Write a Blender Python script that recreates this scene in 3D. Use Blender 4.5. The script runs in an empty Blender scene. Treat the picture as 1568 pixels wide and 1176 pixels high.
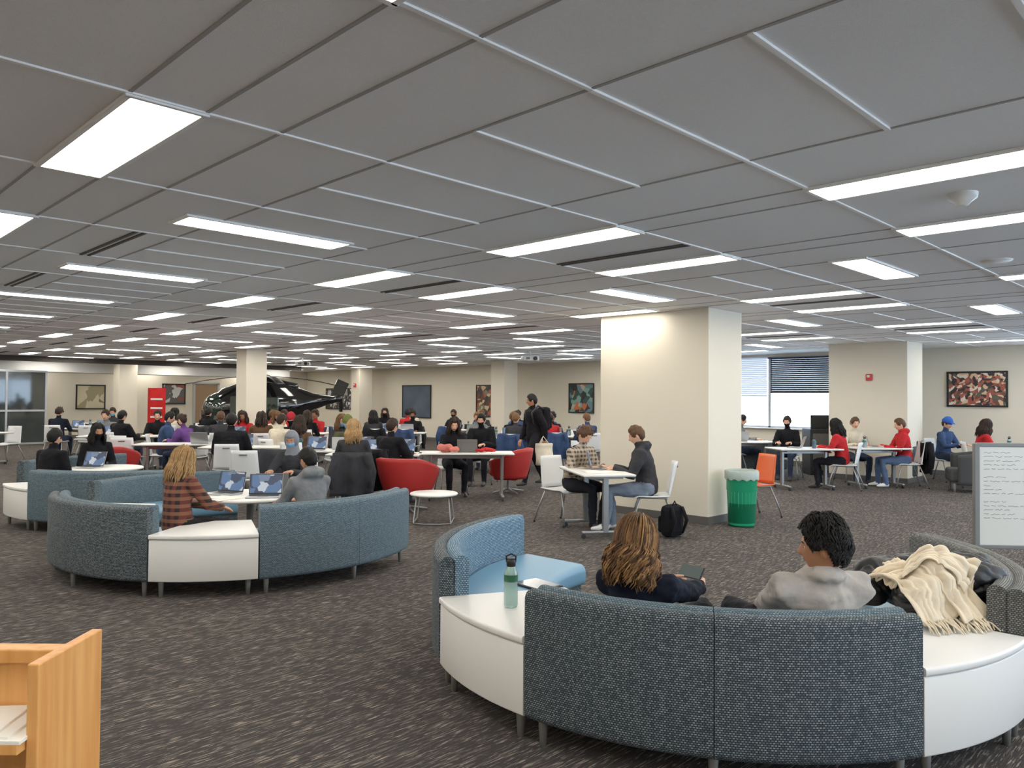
import bpy, bmesh, math, random
import numpy as np
from mathutils import Vector, Matrix, noise
from mathutils.bvhtree import BVHTree
random.seed(7)
R2=math.sqrt(.5)
H=2.81; CAM=1.6
V=Vector
def W(lat,fwd,z=0.0): return V(((lat+fwd)*R2,(fwd-lat)*R2,z))
def lin(c):
    return tuple(((x/255)/12.92 if x/255<=.04045 else ((x/255+.055)/1.055)**2.4) for x in c)+(1,)
# ---------------------------------------------------------------- materials
_mc={}
def mat(name,col,rough=.6,metal=0,bump=0,bscale=60,var=0,vscale=8,spec=.5,emit=None,estr=0,trans=0,coat=0):
    if name in _mc: return _mc[name]
    m=bpy.data.materials.new(name); m.use_nodes=True
    nt=m.node_tree; b=nt.nodes['Principled BSDF']
    c=lin(col)
    b.inputs['Base Color'].default_value=c
    b.inputs['Roughness'].default_value=rough
    b.inputs['Metallic'].default_value=metal
    b.inputs['Specular IOR Level'].default_value=spec
    if coat: b.inputs['Coat Weight'].default_value=coat
    if trans: b.inputs['Transmission Weight'].default_value=trans
    if emit:
        b.inputs['Emission Color'].default_value=lin(emit); b.inputs['Emission Strength'].default_value=estr
    if var or bump:
        tc=nt.nodes.new('ShaderNodeTexCoord')
    if var:
        n=nt.nodes.new('ShaderNodeTexNoise'); n.inputs['Scale'].default_value=vscale; n.inputs['Detail'].default_value=4
        nt.links.new(tc.outputs['Object'],n.inputs['Vector'])
        r=nt.nodes.new('ShaderNodeValToRGB'); r.color_ramp.elements[0].position=.3; r.color_ramp.elements[1].position=.7
        r.color_ramp.elements[0].color=tuple(x*(1-var) for x in c[:3])+(1,)
        r.color_ramp.elements[1].color=tuple(min(1,x*(1+var)) for x in c[:3])+(1,)
        nt.links.new(n.outputs['Fac'],r.inputs['Fac']); nt.links.new(r.outputs['Color'],b.inputs['Base Color'])
    if bump:
        n2=nt.nodes.new('ShaderNodeTexNoise'); n2.inputs['Scale'].default_value=bscale; n2.inputs['Detail'].default_value=3
        nt.links.new(tc.outputs['Object'],n2.inputs['Vector'])
        bp=nt.nodes.new('ShaderNodeBump'); bp.inputs['Strength'].default_value=bump; bp.inputs['Distance'].default_value=.02
        nt.links.new(n2.outputs['Fac'],bp.inputs['Height']); nt.links.new(bp.outputs['Normal'],b.inputs['Normal'])
    _mc[name]=m; return m
def cloth(name,col,var=.25): return mat(name,col,rough=.9,bump=.5,bscale=14,var=var,vscale=5,spec=.15)
def newmat(name):
    m=bpy.data.materials.new(name); m.use_nodes=True
    return m,m.node_tree,m.node_tree.nodes['Principled BSDF']
def ramp(nt,els):
    r=nt.nodes.new('ShaderNodeValToRGB'); cr=r.color_ramp
    while len(cr.elements)<len(els): cr.elements.new(.5)
    for e,(p,c) in zip(cr.elements,els): e.position=p; e.color=c if len(c)==4 else lin(c)
    return r
def fabric(name,dark,teal,light,scale=40):
    m,nt,b=newmat(name)
    uv=nt.nodes.new('ShaderNodeTexCoord'); mp=nt.nodes.new('ShaderNodeMapping')
    mp.inputs['Scale'].default_value=(scale,scale,scale)
    nt.links.new(uv.outputs['UV'],mp.inputs['Vector'])
    br=nt.nodes.new('ShaderNodeTexBrick'); br.inputs['Scale'].default_value=1
    br.inputs['Color1'].default_value=lin(teal); br.inputs['Color2'].default_value=lin(light); br.inputs['Mortar'].default_value=lin(dark)
    br.inputs['Mortar Size'].default_value=.14; br.inputs['Brick Width'].default_value=.8; br.inputs['Row Height'].default_value=.55; br.inputs['Mortar Smooth'].default_value=.2
    nt.links.new(mp.outputs['Vector'],br.inputs['Vector'])
    nt.links.new(br.outputs['Color'],b.inputs['Base Color'])
    bp=nt.nodes.new('ShaderNodeBump'); bp.inputs['Strength'].default_value=.4; bp.inputs['Distance'].default_value=.004; bp.invert=True
    nt.links.new(br.outputs['Fac'],bp.inputs['Height']); nt.links.new(bp.outputs['Normal'],b.inputs['Normal'])
    b.inputs['Roughness'].default_value=.85
    return m
def carpet():
    m,nt,b=newmat('carpet')
    tc=nt.nodes.new('ShaderNodeTexCoord')
    def streak(sx,sy,lo,hi,off):
        mp=nt.nodes.new('ShaderNodeMapping'); mp.inputs['Scale'].default_value=(sx,sy,1); mp.inputs['Location'].default_value=(off,off,0)
        nt.links.new(tc.outputs['Object'],mp.inputs['Vector'])
        n=nt.nodes.new('ShaderNodeTexNoise'); n.inputs['Scale'].default_value=1; n.inputs['Detail'].default_value=3; n.inputs['Roughness'].default_value=.6
        nt.links.new(mp.outputs['Vector'],n.inputs['Vector'])
        r=ramp(nt,[(lo,(0,0,0,1)),(hi,(1,1,1,1))]); nt.links.new(n.outputs['Fac'],r.inputs['Fac']); return r
    s1=streak(4,60,.53,.68,0); s2=streak(10,120,.56,.66,7); s3=streak(1.2,1.6,.35,.62,3)
    mul=nt.nodes.new('ShaderNodeMath'); mul.operation='MULTIPLY'
    nt.links.new(s1.outputs['Color'],mul.inputs[0]); nt.links.new(s3.outputs['Color'],mul.inputs[1])
    mx=nt.nodes.new('ShaderNodeMixRGB'); mx.inputs['Color1'].default_value=lin((62,59,58)); mx.inputs['Color2'].default_value=lin((116,108,102))
    nt.links.new(mul.outputs[0],mx.inputs['Fac'])
    mx2=nt.nodes.new('ShaderNodeMixRGB'); mx2.inputs['Color2'].default_value=lin((168,155,143))
    m2=nt.nodes.new('ShaderNodeMath'); m2.operation='MULTIPLY'; m2.inputs[1].default_value=.8
    nt.links.new(s2.outputs['Color'],m2.inputs[0]); nt.links.new(m2.outputs[0],mx2.inputs['Fac']); nt.links.new(mx.outputs['Color'],mx2.inputs['Color1'])
    nt.links.new(mx2.outputs['Color'],b.inputs['Base Color'])
    n=nt.nodes.new('ShaderNodeTexNoise'); n.inputs['Scale'].default_value=180
    nt.links.new(tc.outputs['Object'],n.inputs['Vector'])
    bp=nt.nodes.new('ShaderNodeBump'); bp.inputs['Strength'].default_value=.5; bp.inputs['Distance'].default_value=.01
    nt.links.new(n.outputs['Fac'],bp.inputs['Height']); nt.links.new(bp.outputs['Normal'],b.inputs['Normal'])
    b.inputs['Roughness'].default_value=.95; b.inputs['Specular IOR Level'].default_value=.1
    return m
def painting(name,cols,scale=5,kind='voronoi'):
    m,nt,b=newmat(name); tc=nt.nodes.new('ShaderNodeTexCoord')
    if kind=='voronoi':
        t=nt.nodes.new('ShaderNodeTexVoronoi'); t.inputs['Scale'].default_value=scale
        out=t.outputs['Color']; nz=nt.nodes.new('ShaderNodeTexNoise'); nz.inputs['Scale'].default_value=3
        nt.links.new(tc.outputs['Object'],nz.inputs['Vector'])
        add=nt.nodes.new('ShaderNodeMixRGB'); add.inputs['Fac'].default_value=.25
        nt.links.new(tc.outputs['Object'],add.inputs['Color1']); nt.links.new(nz.outputs['Color'],add.inputs['Color2']); nt.links.new(add.outputs['Color'],t.inputs['Vector'])
        bw=nt.nodes.new('ShaderNodeSeparateColor'); nt.links.new(out,bw.inputs['Color']); f=bw.outputs[0]
    else:
        t=nt.nodes.new('ShaderNodeTexNoise'); t.inputs['Scale'].default_value=scale; t.inputs['Detail'].default_value=3; nt.links.new(tc.outputs['Object'],t.inputs['Vector']); f=t.outputs['Fac']
    n=len(cols); r=ramp(nt,[((i+.5)/n if kind=='voronoi' else .3+.4*i/max(1,n-1),c) for i,c in enumerate(cols)])
    if kind=='voronoi': r.color_ramp.interpolation='CONSTANT'
    nt.links.new(f,r.inputs['Fac']); nt.links.new(r.outputs['Color'],b.inputs['Base Color']); b.inputs['Roughness'].default_value=.5
    return m
def wood():
    m,nt,b=newmat('oak_wood'); tc=nt.nodes.new('ShaderNodeTexCoord'); mp=nt.nodes.new('ShaderNodeMapping'); mp.inputs['Scale'].default_value=(30,30,2.2)
    nt.links.new(tc.outputs['Object'],mp.inputs['Vector'])
    n=nt.nodes.new('ShaderNodeTexNoise'); n.inputs['Scale'].default_value=1; n.inputs['Detail'].default_value=5; nt.links.new(mp.outputs['Vector'],n.inputs['Vector'])
    r=ramp(nt,[(.3,(200,132,64)),(.7,(226,166,96))]); nt.links.new(n.outputs['Fac'],r.inputs['Fac']); nt.links.new(r.outputs['Color'],b.inputs['Base Color']); b.inputs['Roughness'].default_value=.45
    return m
def plaid(name,base,stripe,dark,sc=9):
    m,nt,b=newmat(name); tc=nt.nodes.new('ShaderNodeTexCoord')
    outs=[]
    for ax in ('X','Z'):
        w=nt.nodes.new('ShaderNodeTexWave'); w.bands_direction=ax; w.inputs['Scale'].default_value=sc; nt.links.new(tc.outputs['Object'],w.inputs['Vector'])
        r=ramp(nt,[(.45,(0,0,0,1)),(.6,(1,1,1,1))]); nt.links.new(w.outputs['Fac'],r.inputs['Fac']); outs.append(r)
    a=nt.nodes.new('ShaderNodeMixRGB'); a.inputs['Color1'].default_value=lin(base); a.inputs['Color2'].default_value=lin(dark); nt.links.new(outs[0].outputs['Color'],a.inputs['Fac'])
    c=nt.nodes.new('ShaderNodeMixRGB'); c.inputs['Color2'].default_value=lin(stripe); mm=nt.nodes.new('ShaderNodeMath'); mm.operation='MULTIPLY'; mm.inputs[1].default_value=.6
    nt.links.new(outs[1].outputs['Color'],mm.inputs[0]); nt.links.new(mm.outputs[0],c.inputs['Fac']); nt.links.new(a.outputs['Color'],c.inputs['Color1'])
    nt.links.new(c.outputs['Color'],b.inputs['Base Color']); b.inputs['Roughness'].default_value=.9
    return m
def screenmat():
    m,nt,b=newmat('laptop_screen'); tc=nt.nodes.new('ShaderNodeTexCoord')
    t=nt.nodes.new('ShaderNodeTexVoronoi'); t.inputs['Scale'].default_value=9; t.distance='CHEBYCHEV'; nt.links.new(tc.outputs['Object'],t.inputs['Vector'])
    s=nt.nodes.new('ShaderNodeSeparateColor'); nt.links.new(t.outputs['Color'],s.inputs['Color'])
    r=ramp(nt,[(.0,(40,60,90)),(.35,(80,115,160)),(.6,(200,210,220)),(.85,(110,130,160))]); r.color_ramp.interpolation='CONSTANT'
    nt.links.new(s.outputs[0],r.inputs['Fac']); nt.links.new(r.outputs['Color'],b.inputs['Emission Color']); b.inputs['Emission Strength'].default_value=.8
    b.inputs['Base Color'].default_value=(.02,.02,.02,1); return m
M_white=mat('white_laminate',(222,221,218),rough=.35)
M_plast=mat('white_plastic',(222,224,226),rough=.4)
M_metal=mat('brushed_metal',(150,150,150),rough=.35,metal=.8)
M_gray=mat('gray_metal',(112,112,110),rough=.5,metal=.3)
M_black=mat('black_plastic',(18,18,20),rough=.45)
M_wall=mat('cream_paint',(219,211,194),rough=.8,bump=.03,bscale=120)
M_ceil=mat('ceiling_tile',(240,240,242),rough=.95,bump=.12,bscale=220,var=.02,vscale=60)
M_tbar=mat('ceiling_grid_metal',(250,250,248),rough=.4)
M_tshade=mat('ceiling_grid_shade_gray',(165,164,162),rough=.6)  # tile-edge shade painted as gray on the bars running along y
M_slot=mat('dark_slot',(86,84,82),rough=.7)
M_base=mat('rubber_baseboard',(84,82,80),rough=.7)
M_carpet=carpet(); M_wood=wood()
M_fab=fabric('woven_fabric_teal',(26,34,42),(66,82,92),(138,148,151),58)
M_fabl=fabric('woven_fabric_blue',(52,70,82),(86,108,120),(132,149,155),58)
M_fabb=fabric('woven_fabric_bright_blue',(60,88,112),(96,134,158),(158,182,192),50)
M_vinyl=mat('blue_vinyl',(98,138,162),rough=.4)
M_fabg=fabric('woven_fabric_gray',(56,58,60),(98,100,98),(146,146,140),58)
M_red=mat('red_upholstery',(168,34,32),rough=.6,bump=.1,bscale=80)
M_screen=screenmat()
M_alu=mat('aluminium',(176,178,182),rough=.35,metal=.7)
M_paper=mat('paper',(235,232,222),rough=.8)
M_glow=mat('light_diffuser',(255,255,255),emit=(255,249,237),estr=16.0)
# ---------------------------------------------------------------- mesh builder
class MB:
    def __init__(s): s.v=[];s.f=[];s.mi=[];s.sm=[];s.uv=[];s.mats=[];s.M=Matrix()
    def k(s,m):
        if m not in s.mats: s.mats.append(m)
        return s.mats.index(m)
    def add(s,vs,fs,mt,smooth=True,uvs=None,M=None,mis=None):
        T=s.M@M if M is not None else s.M
        b=len(s.v); s.v.extend(T@V(p) for p in vs)
        s.uv.extend(uvs if uvs else [(0,0)]*len(vs))
        k=s.k(mt) if mt else 0
        for i,f in enumerate(fs):
            s.f.append([b+j for j in f]); s.mi.append(mis[i] if mis else k); s.sm.append(smooth)
    def box(s,c,size,mt,bev=.004,rot=None,M=None):
        bm=bmesh.new(); bmesh.ops.create_cube(bm,size=1)
        for v in bm.verts: v.co=V((v.co.x*size[0],v.co.y*size[1],v.co.z*size[2]))
        bev=min(bev,min(size)*.45)
        if bev>0: bmesh.ops.bevel(bm,geom=list(bm.edges),offset=bev,segments=2,affect='EDGES',profile=.5)
        T=Matrix.Translation(V(c))
        if rot: T=T@rot
        if M is not None: T=M@T
        bm.verts.ensure_lookup_table(); bm.verts.index_update()
        s.add([v.co.copy() for v in bm.verts],[[v.index for v in f.verts] for f in bm.faces],mt,False,M=T); bm.free()
    def tube(s,pts,rad,mt,n=8,ref=None,cap=True,M=None,smooth=True):
        pts=[V(p) for p in pts]
        if not isinstance(rad,(list,tuple)): rad=[rad]*len(pts)
        rad=[(r,r) if not isinstance(r,(tuple,list)) else r for r in rad]
        vs=[];fs=[]
        up=V(ref) if ref else None
        prev=None
        tang=[]
        for i in range(len(pts)):
            a=pts[max(0,i-1)];b=pts[min(len(pts)-1,i+1)]
            t=(b-a); t=t.normalized() if t.length>1e-9 else V((0,0,1)); tang.append(t)
        for i,p in enumerate(pts):
            t=tang[i]
            if up: side=up-t*up.dot(t)
            elif prev: side=prev-t*prev.dot(t)
            else:
                q=V((1,0,0)) if abs(t.x)<.8 else V((0,1,0)); side=q-t*q.dot(t)
            if side.length<1e-6: side=V((0,1,0))-t*t.y
            side.normalize(); prev=side; o=t.cross(side)
            for j in range(n):
                a=2*math.pi*j/n
                vs.append(p+side*math.cos(a)*rad[i][0]+o*math.sin(a)*rad[i][1])
        L=len(pts)
        for i in range(L-1):
            for j in range(n):
                k=(j+1)%n; fs.append([i*n+j,i*n+k,(i+1)*n+k,(i+1)*n+j])
        if cap:
            vs.append(pts[0]-tang[0]*min(rad[0])*.5); vs.append(pts[-1]+tang[-1]*min(rad[-1])*.5)
            c0=L*n;c1=c0+1
            for j in range(n):
                k=(j+1)%n; fs.append([c0,k,j]); fs.append([c1,(L-1)*n+j,(L-1)*n+k])
        s.add(vs,fs,mt,smooth,M=M)
    def cyl(s,c,r,h,mt,n=24,r2=None,M=None):
        r2=r if r2 is None else r2
        c=V(c); vs=[]
        for z,rr in ((0,r),(h,r2)):
            for j in range(n):
                a=2*math.pi*j/n; vs.append(c+V((rr*math.cos(a),rr*math.sin(a),z)))
        s.add(vs,[[j,(j+1)%n,n+(j+1)%n,n+j] for j in range(n)],mt,True,M=M)
        s.add(vs,[list(range(n))[::-1],list(range(n,2*n))],mt,False,M=M)
    def lathe(s,prof,mt,n=24,c=(0,0,0),M=None):
        vs=[];fs=[];L=len(prof)
        for r,z in prof:
            for j in range(n):
                a=2*math.pi*j/n; vs.append((c[0]+r*math.cos(a),c[1]+r*math.sin(a),c[2]+z))
        for i in range(L-1):
            for j in range(n):
                k=(j+1)%n; fs.append([i*n+j,i*n+k,(i+1)*n+k,(i+1)*n+j])
        s.add(vs,fs,mt,True,M=M)
    def sphere(s,c,r,mt,nu=14,nv=10,M=None):
        r=(r,r,r) if not isinstance(r,(tuple,list)) else r
        vs=[];fs=[]
        for i in range(nv+1):
            p=math.pi*i/nv
            for j in range(nu):
                a=2*math.pi*j/nu; vs.append((c[0]+r[0]*math.sin(p)*math.cos(a),c[1]+r[1]*math.sin(p)*math.sin(a),c[2]+r[2]*math.cos(p)))
        for i in range(nv):
            for j in range(nu):
                k=(j+1)%nu; fs.append([i*nu+j,(i+1)*nu+j,(i+1)*nu+k,i*nu+k])
        s.add(vs,fs,mt,True,M=M)
    def sheet(s,fn,nu,nv,t,mt,M=None):
        g=[[V(fn(i/nu,j/nv)) for j in range(nv+1)] for i in range(nu+1)]
        vs=[];N=(nu+1)*(nv+1)
        nor=[]
        for i in range(nu+1):
            for j in range(nv+1):
                a=g[min(nu,i+1)][j]-g[max(0,i-1)][j]; b=g[i][min(nv,j+1)]-g[i][max(0,j-1)]
                n=a.cross(b); n=n.normalized() if n.length>1e-12 else V((0,0,1)); nor.append(n)
        idx=lambda i,j:i*(nv+1)+j
        for sgn in (1,-1):
            for i in range(nu+1):
                for j in range(nv+1): vs.append(g[i][j]+nor[idx(i,j)]*t*.5*sgn)
        fs=[]
        for i in range(nu):
            for j in range(nv):
                q=[idx(i,j),idx(i+1,j),idx(i+1,j+1),idx(i,j+1)]; fs.append(q); fs.append([N+x for x in q[::-1]])
        for i in range(nu):
            for j in (0,nv): a,b=idx(i,j),idx(i+1,j); fs.append([a,b,N+b,N+a])
        for j in range(nv):
            for i in (0,nu): a,b=idx(i,j),idx(i,j+1); fs.append([a,b,N+b,N+a])
        s.add(vs,fs,mt,True,M=M)
    def arc(s,prof,a0,a1,mt,n=24,M=None):
        L=len(prof); vs=[];uv=[];fs=[]
        cum=[0]
        for i in range(L): 
            p,q=prof[i],prof[(i+1)%L]; cum.append(cum[-1]+math.hypot(p[0]-q[0],p[1]-q[1]))
        rm=max(p[0] for p in prof)
        for i in range(n+1):
            a=math.radians(a0+(a1-a0)*i/n)
            for j in range(L+1):
                r,z=prof[j%L]; vs.append((r*math.cos(a),r*math.sin(a),z)); uv.append((a*rm,cum[j]))
        for i in range(n):
            for j in range(L): fs.append([i*(L+1)+j,(i+1)*(L+1)+j,(i+1)*(L+1)+j+1,i*(L+1)+j+1])
        s.add(vs,fs,mt,True,uvs=uv,M=M)
        for a in (a0,a1):
            ar=math.radians(a)
            s.add([(r*math.cos(ar),r*math.sin(ar),z) for r,z in prof],[list(range(L))],mt,False,uvs=[(r,z) for r,z in prof],M=M)
    def mesh(s,name='m'):
        me=bpy.data.meshes.new(name); me.from_pydata([tuple(p) for p in s.v],[],s.f)
        for m in s.mats: me.materials.append(m)
        me.polygons.foreach_set('material_index',s.mi); me.polygons.foreach_set('use_smooth',s.sm)
        ul=me.uv_layers.new(name='UVMap'); li=np.empty(len(me.loops),dtype=np.int32); me.loops.foreach_get('vertex_index',li)
        ul.data.foreach_set('uv',np.array(s.uv,dtype=np.float32)[li].ravel())
        bm=bmesh.new(); bm.from_mesh(me); bmesh.ops.recalc_face_normals(bm,faces=bm.faces); bm.to_mesh(me); bm.free()
        me.update(); return me
    def build(s,name,lat=0,fwd=0,z=0,rot=0,world=False):
        me=s.mesh(name); o=bpy.data.objects.new(name,me); bpy.context.scene.collection.objects.link(o)
        if world: o.location=(lat,fwd,z); o.rotation_euler=(0,0,math.radians(rot))
        else: o.location=W(lat,fwd,z); o.rotation_euler=(0,0,math.radians(rot-45))
        return o
def rr(r0,r1,z0,z1,rad,seg=4):
    out=[]
    for (cx,cz,a0) in ((r1-rad,z0+rad,-90),(r1-rad,z1-rad,0),(r0+rad,z1-rad,90),(r0+rad,z0+rad,180)):
        for i in range(seg+1):
            a=math.radians(a0+90*i/seg); out.append((cx+rad*math.cos(a),cz+rad*math.sin(a)))
    return out
# ---------------------------------------------------------------- room (world = building axes)
XE=18.8; YN=32.5; XW=-5.0; YS=-6.0
def wbox(name,x0,x1,y0,y1,z0,z1,mt,bev=0):
    mb=MB(); mb.box(((x1-x0)/2,(y1-y0)/2,(z1-z0)/2),(x1-x0,y1-y0,z1-z0),mt,bev); return mb.build(name,x0,y0,z0,0,True)
wbox('floor',XW-.2,XE+.2,YS-.2,YN+.2,-.1,0,M_carpet)
wbox('ceiling',XW-.2,XE+.2,YS-.2,YN+.2,H,H+.1,M_ceil)
wbox('wall_west',XW-.2,XW,YS,YN,0,H,M_wall)
wbox('wall_north',XW-.2,XE+.2,YN,YN+.2,0,H,M_wall)
mb=MB()
for (x0,x1,z0,z1) in ((XW-.2,2.0,0,H),(17.0,XE+.2,0,H),(2.0,17.0,0,.9),(2.0,17.0,H-.06,H)): mb.box(((x0+x1)/2,-.1,(z0+z1)/2),(x1-x0,.2,z1-z0),M_wall,0)  # opening left for the added window band
mb.build('wall_south',0,YS,0,0,True)
wins=[(7.7,12.8),(-4.5,2.8)]
mb=MB()
ys=[YS]+[y for w in sorted(wins) for y in w]+[YN]
for i in range(0,len(ys),2): mb.box((.1,(ys[i]+ys[i+1])/2,H/2),(.2,ys[i+1]-ys[i],H),M_wall,0)
for (a,b) in wins:
    mb.box((.1,(a+b)/2,.45),(.2,b-a,.9),M_wall,0); mb.box((.1,(a+b)/2,H-.03),(.2,b-a,.06),M_wall,0)
mb.build('wall_east',XE,0,0,0,True)
M_frame=mat('window_frame',(170,172,176),rough=.5)
M_blindw=mat('white_blind_glow',(196,206,222),rough=.8,emit=(190,208,236),estr=.6)  # emission stands in for daylight passing through the blind
M_blindd=mat('dark_blind',(60,64,72),rough=.8)
for wi,(a,b) in enumerate(wins):
    mb=MB(); n=3 if wi==0 else 4; w=(b-a)/n
    for i in range(n+1): mb.box((.1,a+i*w,1.83),(.08,.07,1.86),M_frame,.005)
    for z in (.93,2.72): mb.box((.1,(a+b)/2,z),(.08,b-a,.06),M_frame,.005)
    mb.box((-.04,(a+b)/2,.9),(.12,b-a,.03),M_white,.005)
    mb.build('window_%d'%(wi+1),XE,0,0,0,True)
mb=MB()
for i in range(9): mb.box((2+i*15/8,-.1,1.83),(.07,.08,1.86),M_frame,.005)
for z in (.93,2.72): mb.box((9.5,-.1,z),(15,.08,.06),M_frame,.005)
mb.build('window_3',0,YS,0,0,True)  # unseen window band, added to let sky light in on the right
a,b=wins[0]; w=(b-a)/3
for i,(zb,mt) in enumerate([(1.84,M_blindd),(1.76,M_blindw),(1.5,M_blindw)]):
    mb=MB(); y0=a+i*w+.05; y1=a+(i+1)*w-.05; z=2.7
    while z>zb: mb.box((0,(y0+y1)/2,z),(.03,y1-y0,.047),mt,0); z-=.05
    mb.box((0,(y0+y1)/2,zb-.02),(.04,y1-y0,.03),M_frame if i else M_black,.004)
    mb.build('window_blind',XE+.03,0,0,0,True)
pillars=[(8.82,9.68,5.23,7.0),(16.2,17.1,5.2,6.75),(8.9,9.45,18.3,18.85),(9.2,9.8,28.4,29.0),(17.4,18.0,26,26.6),(16.95,17.55,17.3,17.9)]
for p in pillars:
    mb=MB(); x0,x1,y0,y1=p
    mb.box(((x1-x0)/2,(y1-y0)/2,H/2),(x1-x0,y1-y0,H-.002),M_wall,.006)
    mb.box(((x1-x0)/2,(y1-y0)/2,.05),(x1-x0+.02,y1-y0+.02,.1),M_base,.003)
    mb.build('pillar',x0,y0,0,0,True)
wbox('baseboard_east',XE-.015,XE,YS,YN,0,.1,M_base); wbox('baseboard_north',XW,XE-.02,YN-.015,YN,0,.1,M_base)
# ceiling fixtures
ycols=[-3.2,-.3,1.22,4.4,5.8,8.55,9.98,12.8,14.3,17.1]; xcols=[-1.75,2.935,7.25,11.4,15.7]; xlights=[-1.75,2.72,7.25,11.4,15.7]
lights=MB(); grid=MB()
def blocked(x0,x1,y0,y1): return any(x0<p[1]+.02 and x1>p[0]-.02 and y0<p[3]+.02 and y1>p[2]-.02 for p in pillars)
def light(x0,x1,y0,y1):
    if blocked(x0,x1,y0,y1): return
    cx,cy=(x0+x1)/2,(y0+y1)/2
    lights.box((cx,cy,H-.006),(x1-x0-.015,y1-y0-.015,.008),M_glow,0)
    for q in ((cx,y0,x1-x0+.03,.025),(cx,y1,x1-x0+.03,.025),(x0,cy,.025,y1-y0),(x1,cy,.025,y1-y0)):
        lights.box((q[0],q[1],H-.009),(q[2],q[3],.016),M_tbar,.002)
for k in range(-3,11):
    y0=3.24+2.68*k
    for x in ycols:
        if y0+1.33<YN: light(x-.155,x+.155,y0,y0+1.34)
    yc=5.27+2.68*k
    if yc<YN-.3:
        for x in xlights:
            if (x<3 and k==-1): continue
            light(x-.65,x+.62,yc-.15,yc+.15)
lights.build('recessed_ceiling_lights',0,0,0,0,True)
xl=[1.72]+[c+d for c in ycols for d in (-.155,.155)]+[c+d for c in xcols for d in (-.625,.625)]
for x in sorted(xl): grid.box((x,(YS+YN)/2,H-.002),(.016,YN-YS,.004),M_tshade,0)
y=1.89-.67*11
while y<YN:
    if y>YS:
        k=round((y-1.89)/.67)
        for c in xcols: grid.box((c,y,H-.005),(1.25,.022,.01),M_tbar,0)
        if k%2==0: grid.box(((XW+XE)/2,y,H-.004),(XE-XW,.02,.008),M_tbar,0)
    y+=.67
grid.build('ceiling_grid',0,0,0,0,True)
mb=MB()
for x in (2.05,5.15,9.2,13.6):
    for k in range(-1,10):
        y0=3.24+2.68*k
        if not blocked(x-.1,x+.1,y0,y0+1.3) and y0+1.3<YN and not (x<3 and k<1) and k>=0: 
            for q in (-.03,.03): mb.box((x+q,y0+.66,H-.006),(.022,1.32,.01),M_slot,0)
mb.build('ceiling_air_slots',0,0,0,0,True)
mb=MB(); mb.lathe([(0,-.07),(.03,-.07),(.045,-.05),(.075,-.03),(.08,0)],M_white); mb.lathe([(.05,-.045),(.055,-.035)],M_gray)
p=W(2.6,4.43); mb.build('smoke_detector',p.x,p.y,H,0,True)
mb=MB(); mb.lathe([(0,-.012),(.11,-.012),(.12,0)],M_tbar); p=W(4.1,6.5); mb.build('ceiling_speaker',p.x,p.y,H,0,True)
def projector(lat,fwd):
    mb=MB(); mb.cyl((0,0,-.12),.025,.12,M_white); mb.box((0,0,-.18),(.42,.32,.12),M_white,.02); mb.cyl((0,0,0),.05,.05,M_black,M=Matrix.Translation((.1,-.16,-.18))@Matrix.Rotation(math.pi/2,4,'X'))
    mb.box((-.08,-.16,-.18),(.1,.01,.06),M_gray,.002)
    mb.build('ceiling_projector',lat,fwd,H,10)
projector(.45,19.5); projector(-6.4,23.5)
def wallart(name,y0,y1,z0,z1,mt,fr=M_black):
    mb=MB(); w=y1-y0;h=z1-z0
    mb.box((0,0,0),(.02,w,h),mt,0)
    for q in ((0,h/2,w+.04,.04),(0,-h/2,w+.04,.04)): mb.box((-.008,q[0],q[1]),(.04,q[2],q[3]),fr,.004)
    for q in (-w/2,w/2): mb.box((-.008,q,0),(.04,.04,h),fr,.004)
    mb.build(name,XE-.028,(y0+y1)/2,(z0+z1)/2,0,True)
wallart('framed_crowd_photo',4.07,5.19,1.53,2.26,painting('crowd',[(50,36,38),(170,90,70),(215,180,145),(100,66,56),(225,210,196),(150,74,60),(80,86,72)],20))
wallart('abstract_painting',15.17,16.16,1.19,2.1,painting('abs1',[(40,70,66),(110,150,140),(180,96,60),(30,34,40),(90,120,130),(170,160,140)],7))
wallart('abstract_painting',19.7,20.57,.97,2.08,painting('abs2',[(90,50,40),(190,170,130),(40,40,44),(150,80,50),(110,110,90)],8))
wallart('blue_gray_painting',23.2,24.97,.85,2.1,painting('abs3',[(58,72,92),(78,92,112)],1.5,'noise'))
wallart('monochrome_poster',28.3,29.4,1.1,2.0,painting('bw',[(20,20,20),(150,150,150),(60,60,60),(230,230,230)],12))
wallart('monochrome_poster',29.6,30.7,1.1,2.0,painting('bw2',[(30,30,30),(190,190,190),(60,60,60),(90,90,90)],12))
mb=MB(); M_alarm=mat('alarm_red',(190,30,24),rough=.4)
mb.box((0,0,0),(.05,.12,.13),M_alarm,.01); mb.box((-.035,0,.02),(.03,.06,.05),M_white,.008); mb.build('fire_alarm_strobe',16.2-.026,5.92,2.1,0,True)
mb=MB(); mb.box((0,0,0),(.05,.14,.15),M_alarm,.01); mb.box((-.035,0,.02),(.03,.06,.05),M_white,.008); mb.build('fire_alarm_strobe',17.4-.026,26.3,2.1,0,True)
M_soff=mat('dark_bulkhead',(62,54,46),rough=.6)
wbox('trim_1',4.0,15.5,27.2,27.35,H-.16,H,M_soff)
wbox('soffit_white',XW,16.5,29.9,31.0,H-.4,H,M_white)
M_glass=mat('dark_glass',(54,60,60),rough=.05,spec=.8)
mb=MB()
for i in range(6):
    x=i*1.1; mb.box((x,0,1.2),(.06,.06,2.4),M_alu,.004)
    if i<5: mb.box((x+.55,0,1.2),(1.04,.02,2.3),M_glass,0)
for z in (.05,2.37,1.1): mb.box((2.75,0,z),(5.5,.05,.06),M_alu,.004)
mb.build('glass_partition',1.5,28.5,0,0,True)
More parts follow.
